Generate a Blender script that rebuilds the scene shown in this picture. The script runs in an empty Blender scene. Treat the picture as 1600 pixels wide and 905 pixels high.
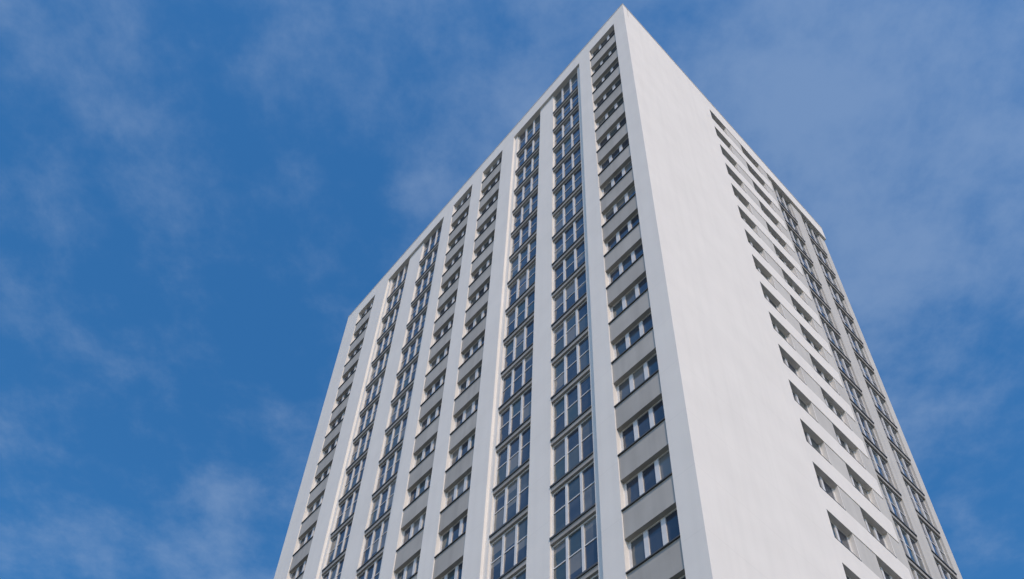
import bpy, math, random
from mathutils import Matrix, Vector

random.seed(7)
scene = bpy.context.scene
col = scene.collection

# ------------------------------------------------------------------ camera
H = 2.8                                   # storey height in metres; facade coordinates below are in storeys
ZR = 24.7629 * H + 1.6                    # roof edge above the ground
CAM = Vector((3.45649 * H, -5.42282 * H, 1.6))
ROWS = ((0.6563044, 0.75189819, 0.0625591),       # right
        (-0.4893499, 0.48730971, -0.72323296),    # down
        (-0.57428321, 0.44404769, 0.68776481))    # forward
FPX = 1559.24                             # focal length in pixels of the 1600 px wide frame
PPX, PPY = 728.21, 994.45                 # optical centre: the photograph is the upper crop of a taller one
cam = bpy.data.cameras.new('camera')
camo = bpy.data.objects.new('camera', cam)
col.objects.link(camo)
r_, d_, f_ = [Vector(v) for v in ROWS]
camo.matrix_world = Matrix(((r_.x, -d_.x, -f_.x, CAM.x),
                            (r_.y, -d_.y, -f_.y, CAM.y),
                            (r_.z, -d_.z, -f_.z, CAM.z), (0, 0, 0, 1)))
cam.sensor_fit = 'HORIZONTAL'
cam.sensor_width = 36.0
cam.lens = 36.0 * FPX / 1600.0
cam.shift_x = (800.0 - PPX) / 1600.0
cam.shift_y = (PPY - 452.5) / 1600.0
cam.clip_start = 0.1
cam.clip_end = 20000.0
scene.camera = camo

# ------------------------------------------------------------------ light
SUN_EL = math.radians(44)
SUN_AZ = math.radians(-27)                # direction to the sun, anticlockwise from +X (the gable's outward normal)
to_sun = Vector((math.cos(SUN_EL) * math.cos(SUN_AZ), math.cos(SUN_EL) * math.sin(SUN_AZ), math.sin(SUN_EL)))
sl = bpy.data.lights.new('sun', 'SUN')
sl.energy = 2.0
sl.angle = math.radians(0.6)
sl.color = (1.0, 0.93, 0.83)
so = bpy.data.objects.new('sun', sl)
so.rotation_euler = to_sun.to_track_quat('Z', 'Y').to_euler()
so.location = (60, -60, 120)
col.objects.link(so)

world = bpy.data.worlds.new('World')
scene.world = world
world.use_nodes = True
nt = world.node_tree
nt.nodes.clear()
N = nt.nodes.new
L = nt.links.new
out = N('ShaderNodeOutputWorld')
bg = N('ShaderNodeBackground')
bg.inputs['Strength'].default_value = 0.15
sky = N('ShaderNodeTexSky')
sky.sky_type = 'NISHITA'
sky.sun_disc = False
sky.sun_elevation = SUN_EL
sky.sun_rotation = math.pi / 2 - SUN_AZ   # the node measures clockwise from +Y
sky.air_density = 1.0
sky.dust_density = 0.6
sky.ozone_density = 2.0
sky.altitude = 100
# thin, torn cloud on one even layer of air, seen in true perspective
tc = N('ShaderNodeTexCoord')
sep = N('ShaderNodeSeparateXYZ')
L(tc.outputs['Generated'], sep.inputs[0])
zm = N('ShaderNodeMath'); zm.operation = 'MAXIMUM'; zm.inputs[1].default_value = 0.06
L(sep.outputs['Z'], zm.inputs[0])
dx = N('ShaderNodeMath'); dx.operation = 'DIVIDE'
dy = N('ShaderNodeMath'); dy.operation = 'DIVIDE'
L(sep.outputs['X'], dx.inputs[0]); L(zm.outputs[0], dx.inputs[1])
L(sep.outputs['Y'], dy.inputs[0]); L(zm.outputs[0], dy.inputs[1])
cmb = N('ShaderNodeCombineXYZ')
L(dx.outputs[0], cmb.inputs['X']); L(dy.outputs[0], cmb.inputs['Y'])
cmap = N('ShaderNodeMapping')
cmap.inputs['Location'].default_value = (-47.061, -28.8957, 0.0)
cmap.inputs['Rotation'].default_value = (0.0, 0.0, 2.24554)
L(cmb.outputs[0], cmap.inputs['Vector'])
big = N('ShaderNodeTexNoise')
big.inputs['Scale'].default_value = 1.7
big.inputs['Detail'].default_value = 3.0
big.inputs['Roughness'].default_value = 0.5
L(cmap.outputs[0], big.inputs['Vector'])
fine = N('ShaderNodeTexNoise')
fine.inputs['Scale'].default_value = 8.0
fine.inputs['Detail'].default_value = 6.0
fine.inputs['Roughness'].default_value = 0.62
fine.inputs['Distortion'].default_value = 0.08
L(cmap.outputs[0], fine.inputs['Vector'])
w1 = N('ShaderNodeMath'); w1.operation = 'MULTIPLY'; w1.inputs[1].default_value = 0.50
L(big.outputs['Fac'], w1.inputs[0])
w2 = N('ShaderNodeMath'); w2.operation = 'MULTIPLY_ADD'; w2.inputs[1].default_value = 0.50
L(fine.outputs['Fac'], w2.inputs[0]); L(w1.outputs[0], w2.inputs[2])
ramp = N('ShaderNodeMapRange')
ramp.interpolation_type = 'SMOOTHSTEP'
ramp.inputs['From Min'].default_value = 0.41
ramp.inputs['From Max'].default_value = 0.68
ramp.inputs['To Min'].default_value = 0.02
ramp.inputs['To Max'].default_value = 0.37
L(w2.outputs[0], ramp.inputs['Value'])
hs = N('ShaderNodeHueSaturation')
hs.inputs['Saturation'].default_value = 1.42
hs.inputs['Value'].default_value = 1.28
L(sky.outputs[0], hs.inputs['Color'])
mix = N('ShaderNodeMix'); mix.data_type = 'RGBA'
mix.inputs[7].default_value = (2.15, 3.2, 4.8, 1.0)
L(ramp.outputs[0], mix.inputs[0])
L(hs.outputs['Color'], mix.inputs[6])
L(mix.outputs[2], bg.inputs['Color'])
L(bg.outputs[0], out.inputs['Surface'])

scene.view_settings.view_transform = 'Standard'
scene.view_settings.look = 'None'
scene.view_settings.exposure = 0.13
scene.view_settings.use_white_balance = True
scene.view_settings.white_balance_temperature = 7650
scene.view_settings.white_balance_tint = 17
scene.view_settings.gamma = 1.0
scene.view_settings.use_curve_mapping = False


# ------------------------------------------------------------------ materials
def new_mat(name):
    m = bpy.data.materials.new(name)
    m.use_nodes = True
    t = m.node_tree
    b = next(n for n in t.nodes if n.type == 'BSDF_PRINCIPLED')
    return m, t, b


def render_mat(name, base, rough=0.85, mottle=0.05, streak=0.05, bump=0.15, joint=0.0, vary=0.0):
    """painted mineral render: cloudy patches, faint vertical washing streaks, fine grain"""
    m, t, b = new_mat(name)
    g = t.nodes.new('ShaderNodeNewGeometry')
    n1 = t.nodes.new('ShaderNodeTexNoise')
    n1.inputs['Scale'].default_value = 0.55
    n1.inputs['Detail'].default_value = 5
    t.links.new(g.outputs['Position'], n1.inputs['Vector'])
    mp = t.nodes.new('ShaderNodeMapping')
    mp.inputs['Scale'].default_value = (2.4, 2.4, 0.09)
    t.links.new(g.outputs['Position'], mp.inputs['Vector'])
    n2 = t.nodes.new('ShaderNodeTexNoise')
    n2.inputs['Scale'].default_value = 1.0
    n2.inputs['Detail'].default_value = 4
    t.links.new(mp.outputs[0], n2.inputs['Vector'])
    a = t.nodes.new('ShaderNodeMapRange')
    a.inputs['From Min'].default_value = 0.3; a.inputs['From Max'].default_value = 0.7
    a.inputs['To Min'].default_value = 1 - mottle; a.inputs['To Max'].default_value = 1 + mottle
    t.links.new(n1.outputs['Fac'], a.inputs['Value'])
    c = t.nodes.new('ShaderNodeMapRange')
    c.inputs['From Min'].default_value = 0.45; c.inputs['From Max'].default_value = 0.75
    c.inputs['To Min'].default_value = 1.0; c.inputs['To Max'].default_value = 1 - streak
    t.links.new(n2.outputs['Fac'], c.inputs['Value'])
    mu = t.nodes.new('ShaderNodeMath'); mu.operation = 'MULTIPLY'
    t.links.new(a.outputs[0], mu.inputs[0]); t.links.new(c.outputs[0], mu.inputs[1])
    if vary:                                  # panels are not all of one batch
        oi = t.nodes.new('ShaderNodeObjectInfo')
        vr = t.nodes.new('ShaderNodeMapRange')
        vr.inputs['To Min'].default_value = 1 - vary; vr.inputs['To Max'].default_value = 1 + vary
        t.links.new(oi.outputs['Random'], vr.inputs['Value'])
        vm = t.nodes.new('ShaderNodeMath'); vm.operation = 'MULTIPLY'
        t.links.new(mu.outputs[0], vm.inputs[0]); t.links.new(vr.outputs[0], vm.inputs[1])
        mu = vm
    if joint:
        sx = t.nodes.new('ShaderNodeSeparateXYZ')
        t.links.new(g.outputs['Position'], sx.inputs[0])
        md = t.nodes.new('ShaderNodeMath'); md.operation = 'FLOORED_MODULO'
        md.inputs[1].default_value = H
        t.links.new(sx.outputs['Z'], md.inputs[0])
        lt = t.nodes.new('ShaderNodeMath'); lt.operation = 'LESS_THAN'
        lt.inputs[1].default_value = 0.05
        t.links.new(md.outputs[0], lt.inputs[0])
        jm = t.nodes.new('ShaderNodeMath'); jm.operation = 'MULTIPLY_ADD'
        jm.inputs[1].default_value = -joint; jm.inputs[2].default_value = 1.0
        t.links.new(lt.outputs[0], jm.inputs[0])
        m2 = t.nodes.new('ShaderNodeMath'); m2.operation = 'MULTIPLY'
        t.links.new(mu.outputs[0], m2.inputs[0]); t.links.new(jm.outputs[0], m2.inputs[1])
        mu = m2
    sc = t.nodes.new('ShaderNodeVectorMath'); sc.operation = 'SCALE'
    sc.inputs[0].default_value = base
    t.links.new(mu.outputs[0], sc.inputs['Scale'])
    t.links.new(sc.outputs[0], b.inputs['Base Color'])
    b.inputs['Roughness'].default_value = rough
    n3 = t.nodes.new('ShaderNodeTexNoise')
    n3.inputs['Scale'].default_value = 30
    n3.inputs['Detail'].default_value = 3
    t.links.new(g.outputs['Position'], n3.inputs['Vector'])
    bp = t.nodes.new('ShaderNodeBump')
    bp.inputs['Strength'].default_value = bump
    bp.inputs['Distance'].default_value = 0.02
    t.links.new(n3.outputs['Fac'], bp.inputs['Height'])
    t.links.new(bp.outputs[0], b.inputs['Normal'])
    return m


WHITE = render_mat('white_render', (0.80, 0.775, 0.74), mottle=0.028, streak=0.04, joint=0.035)
GREY = render_mat('grey_render', (0.425, 0.415, 0.395), mottle=0.08, streak=0.14, vary=0.07)
PALE = render_mat('pale_grey_render', (0.55, 0.54, 0.515), mottle=0.05, streak=0.09, vary=0.04)
LEDGE = render_mat('ledge_concrete', (0.36, 0.35, 0.335), mottle=0.1, streak=0.1, vary=0.1)
ROOF = render_mat('roof_felt', (0.12, 0.12, 0.12))
CORE = render_mat('dark_blockwork', (0.10, 0.10, 0.10))


def plain(name, base, rough, metal=0.0):
    m, t, b = new_mat(name)
    g = t.nodes.new('ShaderNodeNewGeometry')
    n1 = t.nodes.new('ShaderNodeTexNoise')
    n1.inputs['Scale'].default_value = 3.0
    n1.inputs['Detail'].default_value = 4
    t.links.new(g.outputs['Position'], n1.inputs['Vector'])
    a = t.nodes.new('ShaderNodeMapRange')
    a.inputs['To Min'].default_value = 0.85; a.inputs['To Max'].default_value = 1.12
    t.links.new(n1.outputs['Fac'], a.inputs['Value'])
    sc = t.nodes.new('ShaderNodeVectorMath'); sc.operation = 'SCALE'
    sc.inputs[0].default_value = base
    t.links.new(a.outputs[0], sc.inputs['Scale'])
    t.links.new(sc.outputs[0], b.inputs['Base Color'])
    b.inputs['Roughness'].default_value = rough
    b.inputs['Metallic'].default_value = metal
    return m


FRAME = plain('white_window_frame', (0.70, 0.705, 0.71), 0.45)
FLASH = plain('dark_metal_flashing', (0.085, 0.09, 0.095), 0.5)
COPING = plain('pale_metal_coping', (0.66, 0.68, 0.70), 0.45)


def glass_mat():
    """dark double glazing with a mirror skin; every pane has a slightly different room behind it"""
    m, t, b = new_mat('window_glass')
    oi = t.nodes.new('ShaderNodeObjectInfo')
    at = t.nodes.new('ShaderNodeAttribute')
    at.attribute_name = 'tone'
    ad = t.nodes.new('ShaderNodeMath'); ad.operation = 'ADD'
    t.links.new(oi.outputs['Random'], ad.inputs[0])
    t.links.new(at.outputs['Fac'], ad.inputs[1])
    wn = t.nodes.new('ShaderNodeTexWhiteNoise')
    wn.noise_dimensions = '1D'
    t.links.new(ad.outputs[0], wn.inputs['W'])
    cr = t.nodes.new('ShaderNodeValToRGB')
    e = cr.color_ramp.elements
    e[0].position = 0.0; e[0].color = (0.034, 0.046, 0.068, 1)
    e[1].position = 0.5; e[1].color = (0.050, 0.068, 0.098, 1)
    for pos, c in ((0.75, (0.055, 0.085, 0.092, 1)), (0.93, (0.10, 0.115, 0.125, 1)), (1.0, (0.15, 0.16, 0.17, 1))):
        q = e.new(pos); q.color = c
    t.links.new(wn.outputs['Value'], cr.inputs['Fac'])
    gc = t.nodes.new('ShaderNodeTexCoord')
    gz = t.nodes.new('ShaderNodeSeparateXYZ')
    t.links.new(gc.outputs['Generated'], gz.inputs[0])
    dr = t.nodes.new('ShaderNodeMapRange')            # how far a blind hangs down: most rooms have none
    dr.inputs['From Min'].default_value = 0.66; dr.inputs['From Max'].default_value = 1.0
    dr.inputs['To Min'].default_value = 1.0; dr.inputs['To Max'].default_value = 0.1
    t.links.new(oi.outputs['Random'], dr.inputs['Value'])
    gt = t.nodes.new('ShaderNodeMath'); gt.operation = 'GREATER_THAN'
    t.links.new(gz.outputs['Z'], gt.inputs[0]); t.links.new(dr.outputs[0], gt.inputs[1])
    bm = t.nodes.new('ShaderNodeMix'); bm.data_type = 'RGBA'
    bm.inputs[7].default_value = (0.20, 0.20, 0.19, 1)
    t.links.new(gt.outputs[0], bm.inputs[0]); t.links.new(cr.outputs[0], bm.inputs[6])
    t.links.new(bm.outputs[2], b.inputs['Base Color'])
    b.inputs['Roughness'].default_value = 0.06
    b.inputs['IOR'].default_value = 1.7
    g = t.nodes.new('ShaderNodeNewGeometry')
    nz = t.nodes.new('ShaderNodeTexNoise')
    nz.inputs['Scale'].default_value = 0.9
    nz.inputs['Detail'].default_value = 1
    t.links.new(g.outputs['Position'], nz.inputs['Vector'])
    bp = t.nodes.new('ShaderNodeBump')
    bp.inputs['Strength'].default_value = 0.25
    bp.inputs['Distance'].default_value = 0.25
    t.links.new(nz.outputs['Fac'], bp.inputs['Height'])
    t.links.new(bp.outputs[0], b.inputs['Normal'])
    return m


GLASS = glass_mat()


def ground_mat():
    m, t, b = new_mat('ground_paving_and_grass')
    g = t.nodes.new('ShaderNodeNewGeometry')
    n1 = t.nodes.new('ShaderNodeTexNoise')
    n1.inputs['Scale'].default_value = 0.02
    n1.inputs['Detail'].default_value = 6
    t.links.new(g.outputs['Position'], n1.inputs['Vector'])
    cr = t.nodes.new('ShaderNodeValToRGB')
    e = cr.color_ramp.elements
    e[0].position = 0.52; e[0].color = (0.11, 0.102, 0.088, 1)
    e[1].position = 0.60; e[1].color = (0.05, 0.062, 0.026, 1)
    t.links.new(n1.outputs['Fac'], cr.inputs['Fac'])
    t.links.new(cr.outputs[0], b.inputs['Base Color'])
    b.inputs['Roughness'].default_value = 0.9
    return m


# ------------------------------------------------------------------ mesh helpers
def W(side, s, d, z):
    """facade coordinates (along from the corner, depth inwards, height below the roof edge; in storeys) to metres"""
    return (-s * H, d * H, z * H) if side == 'L' else (-d * H, s * H, z * H)


class MB:
    def __init__(self):
        self.v, self.f = [], []

    def box(self, a, b):
        lo = [min(p, q) for p, q in zip(a, b)]
        hi = [max(p, q) for p, q in zip(a, b)]
        k = len(self.v)
        self.v += [(x, y, z) for z in (lo[2], hi[2]) for y in (lo[1], hi[1]) for x in (lo[0], hi[0])]
        self.f += [tuple(k + i for i in q) for q in
                   ((0, 2, 3, 1), (4, 5, 7, 6), (0, 1, 5, 4), (2, 6, 7, 3), (0, 4, 6, 2), (1, 3, 7, 5))]
        return self

    def fb(self, side, s0, s1, d0, d1, z0, z1):
        return self.box(W(side, s0, d0, z0), W(side, s1, d1, z1))

    def mesh(self, name, mat):
        me = bpy.data.meshes.new(name)
        me.from_pydata(self.v, [], self.f)
        me.materials.append(mat)
        return me


def link(name, me, parent=None, loc=(0, 0, 0)):
    o = bpy.data.objects.new(name, me)
    col.objects.link(o)
    o.parent = parent
    o.location = loc
    return o


# ------------------------------------------------------------------ ground
gm = bpy.data.meshes.new('ground')
gm.from_pydata([(-6000, -6000, 0), (6000, -6000, 0), (6000, 6000, 0), (-6000, 6000, 0)], [], [(0, 1, 2, 3)])
gm.materials.append(ground_mat())
ground = link('ground', gm)
ground['kind'] = 'structure'

# ------------------------------------------------------------------ the tower
tower = bpy.data.objects.new('apartment_tower', None)
col.objects.link(tower)
tower.location = (0, 0, 0)
tower['label'] = 'white rendered apartment tower with grey spandrels and glazed columns under blue sky'
tower['category'] = 'building'

NF = 24                                   # storeys of windows
BOT = -ZR / H                             # ground level in storeys below the roof edge
LEN, WID = 9.996, 7.204                   # long and short side
CD = 0.135                                # depth of the facade shell
G = 0.05                                  # set-back of the glazed groups
PB = -0.60                                # underside of the roof-edge beam
SILL, HEAD = -1.20, -0.666                # first sill, first window head (then one storey down each)
LG = -0.67                                # level of the ledges


def part(name, mat, *boxes, parent=tower, side='L'):
    mb = MB()
    for b in boxes:
        mb.fb(side, *b)
    return link(name, mb.mesh(name, mat), parent, (0, 0, ZR) if parent is tower else (0, 0, 0))


# body behind the shell, roof, and the two sides turned away
part('core', CORE, (CD + .002, LEN - 0.1, CD + .002, WID - 0.1, BOT + .002, -0.25))
part('roof', ROOF, (0.1, LEN - 0.1, 0.1, WID - 0.1, -0.249, -0.2))
part('rear_wall', WHITE, (CD, LEN - CD, WID - 0.099, WID, BOT, PB - .002))
part('end_wall', WHITE, (LEN - 0.099, LEN, CD, WID, BOT, PB - .002))

# roof-edge beams with a thin coping on top
def beam(name, side, a):
    o = part(name, WHITE, a, side=side)
    mb = MB().fb(side, a[0] - (.008 if side == 'L' else 0), a[1] + .008, a[2] - .008, a[3] + .01, 0.001, 0.028)
    c = link('coping', mb.mesh('coping', COPING), o)
    return o

beam('parapet', 'L', (0, LEN, 0, CD, PB, 0))
beam('parapet', 'R', (CD + .018, WID, 0, CD, PB, 0))
part('parapet', WHITE, (CD + .002, LEN, WID - 0.1, WID, PB, 0))
part('parapet', WHITE, (LEN - 0.1, LEN, CD + .002, WID - .102, PB, 0))

# long side: upright piers. W bays have spandrels, G pairs stand in a shallow recess
WB = [(0.287, 0.999), (3.767, 4.452), (4.824, 5.515), (8.659, 9.389)]
GP = [(1.302, 3.382, ((1.41, 2.155), (2.56, 3.30))), (5.88, 8.105, ((5.985, 6.73), (7.27, 8.015)))]
for s0, s1 in ((0, 0.287), (0.999, 1.302), (3.382, 3.767), (4.452, 4.824), (5.515, 5.88), (8.105, 8.659), (9.389, LEN)):
    part('pier', WHITE, (s0, s1, 0, CD, BOT, PB - .0005))
for r0, r1, ((a0, a1), (b0, b1)) in GP:
    for s0, s1 in ((r0, a0), (a1, b0), (b1, r1)):
        part('recessed_pier', WHITE, (s0, s1, G, CD, BOT, PB - .0005))

# short side: blank wall, banded windows, then a set-back glazed end
RW = [(2.793, 3.368), (3.891, 4.571)]
GS = 4.858
RG = ((5.093, 5.826), (6.232, 6.969))
part('blank_wall', WHITE, (CD, 2.793, 0, CD, BOT, PB - .0005), side='R')
for s0, s1, m in ((GS, RG[0][0], PALE), (RG[0][1], RG[1][0], PALE), (RG[1][1], WID - .002, PALE)):
    part('recessed_pier', m, (s0, s1, G, CD, BOT, PB - .0005), side='R')
part('band', WHITE, (2.793, GS, 0, CD, HEAD, PB - .0005), side='R')


# ---- window kinds. Meshes are shared by all storeys; origin at the roof edge, shifted down storey by storey
def w_kind(side, s0, s1, nm, top, bot, dg, mw):
    """punched window: thin frame, nm thick mullions"""
    mb = MB()
    e = 0.03
    z0, z1 = bot, top
    df = dg - 0.011
    mb.fb(side, s0, s0 + e, df, CD, z0, z1).fb(side, s1 - e, s1, df, CD, z0, z1)
    mb.fb(side, s0 + e, s1 - e, df, CD, z1 - 0.02, z1).fb(side, s0 + e, s1 - e, df, CD, z0, z0 + 0.03)
    wp = (s1 - s0 - 2 * e - nm * mw) / (nm + 1)
    panes = []
    x = s0 + e
    for k in range(nm + 1):
        panes.append((x, x + wp, z0 + .03, z1 - .02))
        if k < nm:
            mb.fb(side, x + wp, x + wp + mw, df - .004, CD, z0 + .03, z1 - .02)
        x += wp + mw
    return mb.mesh('window', FRAME), panes


def g_kind(side, s0, s1, top, bot, dg):
    """storey-high glazing: three lights, each split by a transom"""
    mb = MB()
    e, mw, tr = 0.018, 0.037, 0.018
    df = dg - 0.012
    mb.fb(side, s0, s0 + e, df, CD, bot, top).fb(side, s1 - e, s1, df, CD, bot, top)
    mb.fb(side, s0 + e, s1 - e, df, CD, top - 0.028, top).fb(side, s0 + e, s1 - e, df, CD, bot, bot + 0.02)
    wp = (s1 - s0 - 2 * e - 2 * mw) / 3
    zt = bot + (top - bot) * 0.535
    panes = []
    x = s0 + e
    for k in range(3):
        panes += [(x, x + wp, bot + .02, zt), (x, x + wp, zt + tr, top - .028)]
        mb.fb(side, x, x + wp, df + .004, CD, zt, zt + tr)
        if k < 2:
            mb.fb(side, x + wp, x + wp + mw, df - .006, CD, bot + .02, top - .028)
        x += wp + mw
    return mb.mesh('window', FRAME), panes


rv, dv, fv = r_, d_, f_


def pix(p):
    q = Vector(p) - CAM
    z = q.dot(fv)
    if z < 1:
        return None
    return (FPX * q.dot(rv) / z + PPX, FPX * q.dot(dv) / z + PPY)


pane_jobs = []        # (size in the picture, window object, side, pane rect, depth, storey)


def put_window(me, panes, side, i, dg):
    o = link('window', me, tower, (0, 0, ZR - i * H))
    for (a, b, z0, z1) in panes:
        pts = [pix(Vector(W(side, s, dg, z - i)) + Vector((0, 0, ZR))) for s in (a, b) for z in (z0, z1)]
        size = 0
        if all(pts) and any(0 < p[0] < 1600 and 0 < p[1] < 905 for p in pts):
            (x0, y0), (x1, y1), (x2, y2), _ = pts
            size = abs((x1 - x0) * (y2 - y0) - (x2 - x0) * (y1 - y0))
        pane_jobs.append((size, o, side, (a, b, z0, z1), dg, i))
    return o


DW, DG, DR = 0.088, 0.100, 0.086


def flash(parent, side, s0, s1, d0, d1, z0, z1, name='sill', cache={}):
    k = (side, s0, s1, d0, z0)
    if k not in cache:
        cache[k] = MB().fb(side, s0, s1, d0, d1, z0, z1).mesh(name, FLASH)
    return link(name, cache[k], parent)


for s0, s1 in WB:
    top_me, top_p = w_kind('L', s0, s1, 2, PB - .002, SILL + .004, DW, 0.058)
    win_me, win_p = w_kind('L', s0, s1, 2, HEAD - .002, SILL + .004, DW, 0.058)
    sp_me = MB().fb('L', s0, s1, 0.016, CD, SILL - 0.466, SILL - .014).mesh('spandrel', GREY)
    for i in range(NF):
        put_window(top_me if i == 0 else win_me, top_p if i == 0 else win_p, 'L', i, DW)
        sp = link('spandrel', sp_me, tower, (0, 0, ZR - i * H))
        flash(sp, 'L', s0 + .001, s1 - .001, -0.004, DW - .004, SILL - .0135, SILL + .003)

GB = [('L', a, b) for _, _, pr in GP for a, b in pr] + [('R', a, b) for a, b in RG]
for side, s0, s1 in GB:
    top_me, top_p = g_kind(side, s0, s1, PB - .002, LG - 1 + .002, DG)
    win_me, win_p = g_kind(side, s0, s1, LG - .114, LG - 1 + .002, DG)
    lg_me = MB().fb(side, s0, s1, G + .004, CD, LG - .112, LG - .031).mesh('ledge', LEDGE)
    for i in range(NF):
        put_window(top_me if i == 0 else win_me, top_p if i == 0 else win_p, side, i, DG)
        lg = link('ledge', lg_me, tower, (0, 0, ZR - (i + 1) * H))
        flash(lg, side, s0 + .001, s1 - .001, G - .012, DG - .018, LG - .030, LG, 'flashing')

for j, (s0, s1) in enumerate(RW):
    win_me, win_p = w_kind('R', s0, s1, 1 + j, HEAD - .002, SILL + .004, DR, 0.05)
    for i in range(NF):
        put_window(win_me, win_p, 'R', i, DR)
RV = 0.012
bd_me = MB().fb('R', 2.793, GS, 0, CD, SILL - .466, SILL - .012)
for _, s1 in RW:
    bd_me.fb('R', s1, s1 + RV, 0.006, CD, SILL - .011, HEAD - .0005)
bd_me = bd_me.mesh('band', WHITE)
pn_me = [MB().fb('R', a, b, 0.008, CD, SILL - .011, HEAD - .0005).mesh('panel', PALE) for a, b in ((3.368 + RV, 3.891), (4.571 + RV, GS))]
for i in range(NF):
    bd = link('band', bd_me, tower, (0, 0, ZR - i * H))
    for s0, s1 in RW:
        flash(bd, 'R', s0 + .001, s1 - .001, -0.004, DR - .004, SILL - .0115, SILL - .001)
    for me in pn_me:
        link('panel', me, tower, (0, 0, ZR - i * H))
part('plinth', GREY, (0.02, LEN - .02, 0.02, CD, BOT, -NF - .75))

# ---- glass: the panes that show largest are pieces of their own, the rest one mesh
pane_jobs.sort(key=lambda j: -j[0])
cache = {}
rest = MB()
for n, (size, o, side, (a, b, z0, z1), dg, i) in enumerate(pane_jobs):
    if n < 300:
        k = (side, round(a, 4), round(z0, 4), round(z1, 4))
        if k not in cache:
            cache[k] = MB().fb(side, a, b, dg, dg + .008, z0, z1).mesh('pane', GLASS)
        link('pane', cache[k], o)
    else:
        rest.fb(side, a, b, dg, dg + .008, z0 - i, z1 - i)
rm = rest.mesh('window_panes', GLASS)
tone = rm.attributes.new('tone', 'FLOAT', 'FACE')
for q in range(len(rest.f)):
    tone.data[q].value = (q // 6) * 0.3717
ro = link('window_panes', rm, tower, (0, 0, ZR))
ro['kind'] = 'stuff'
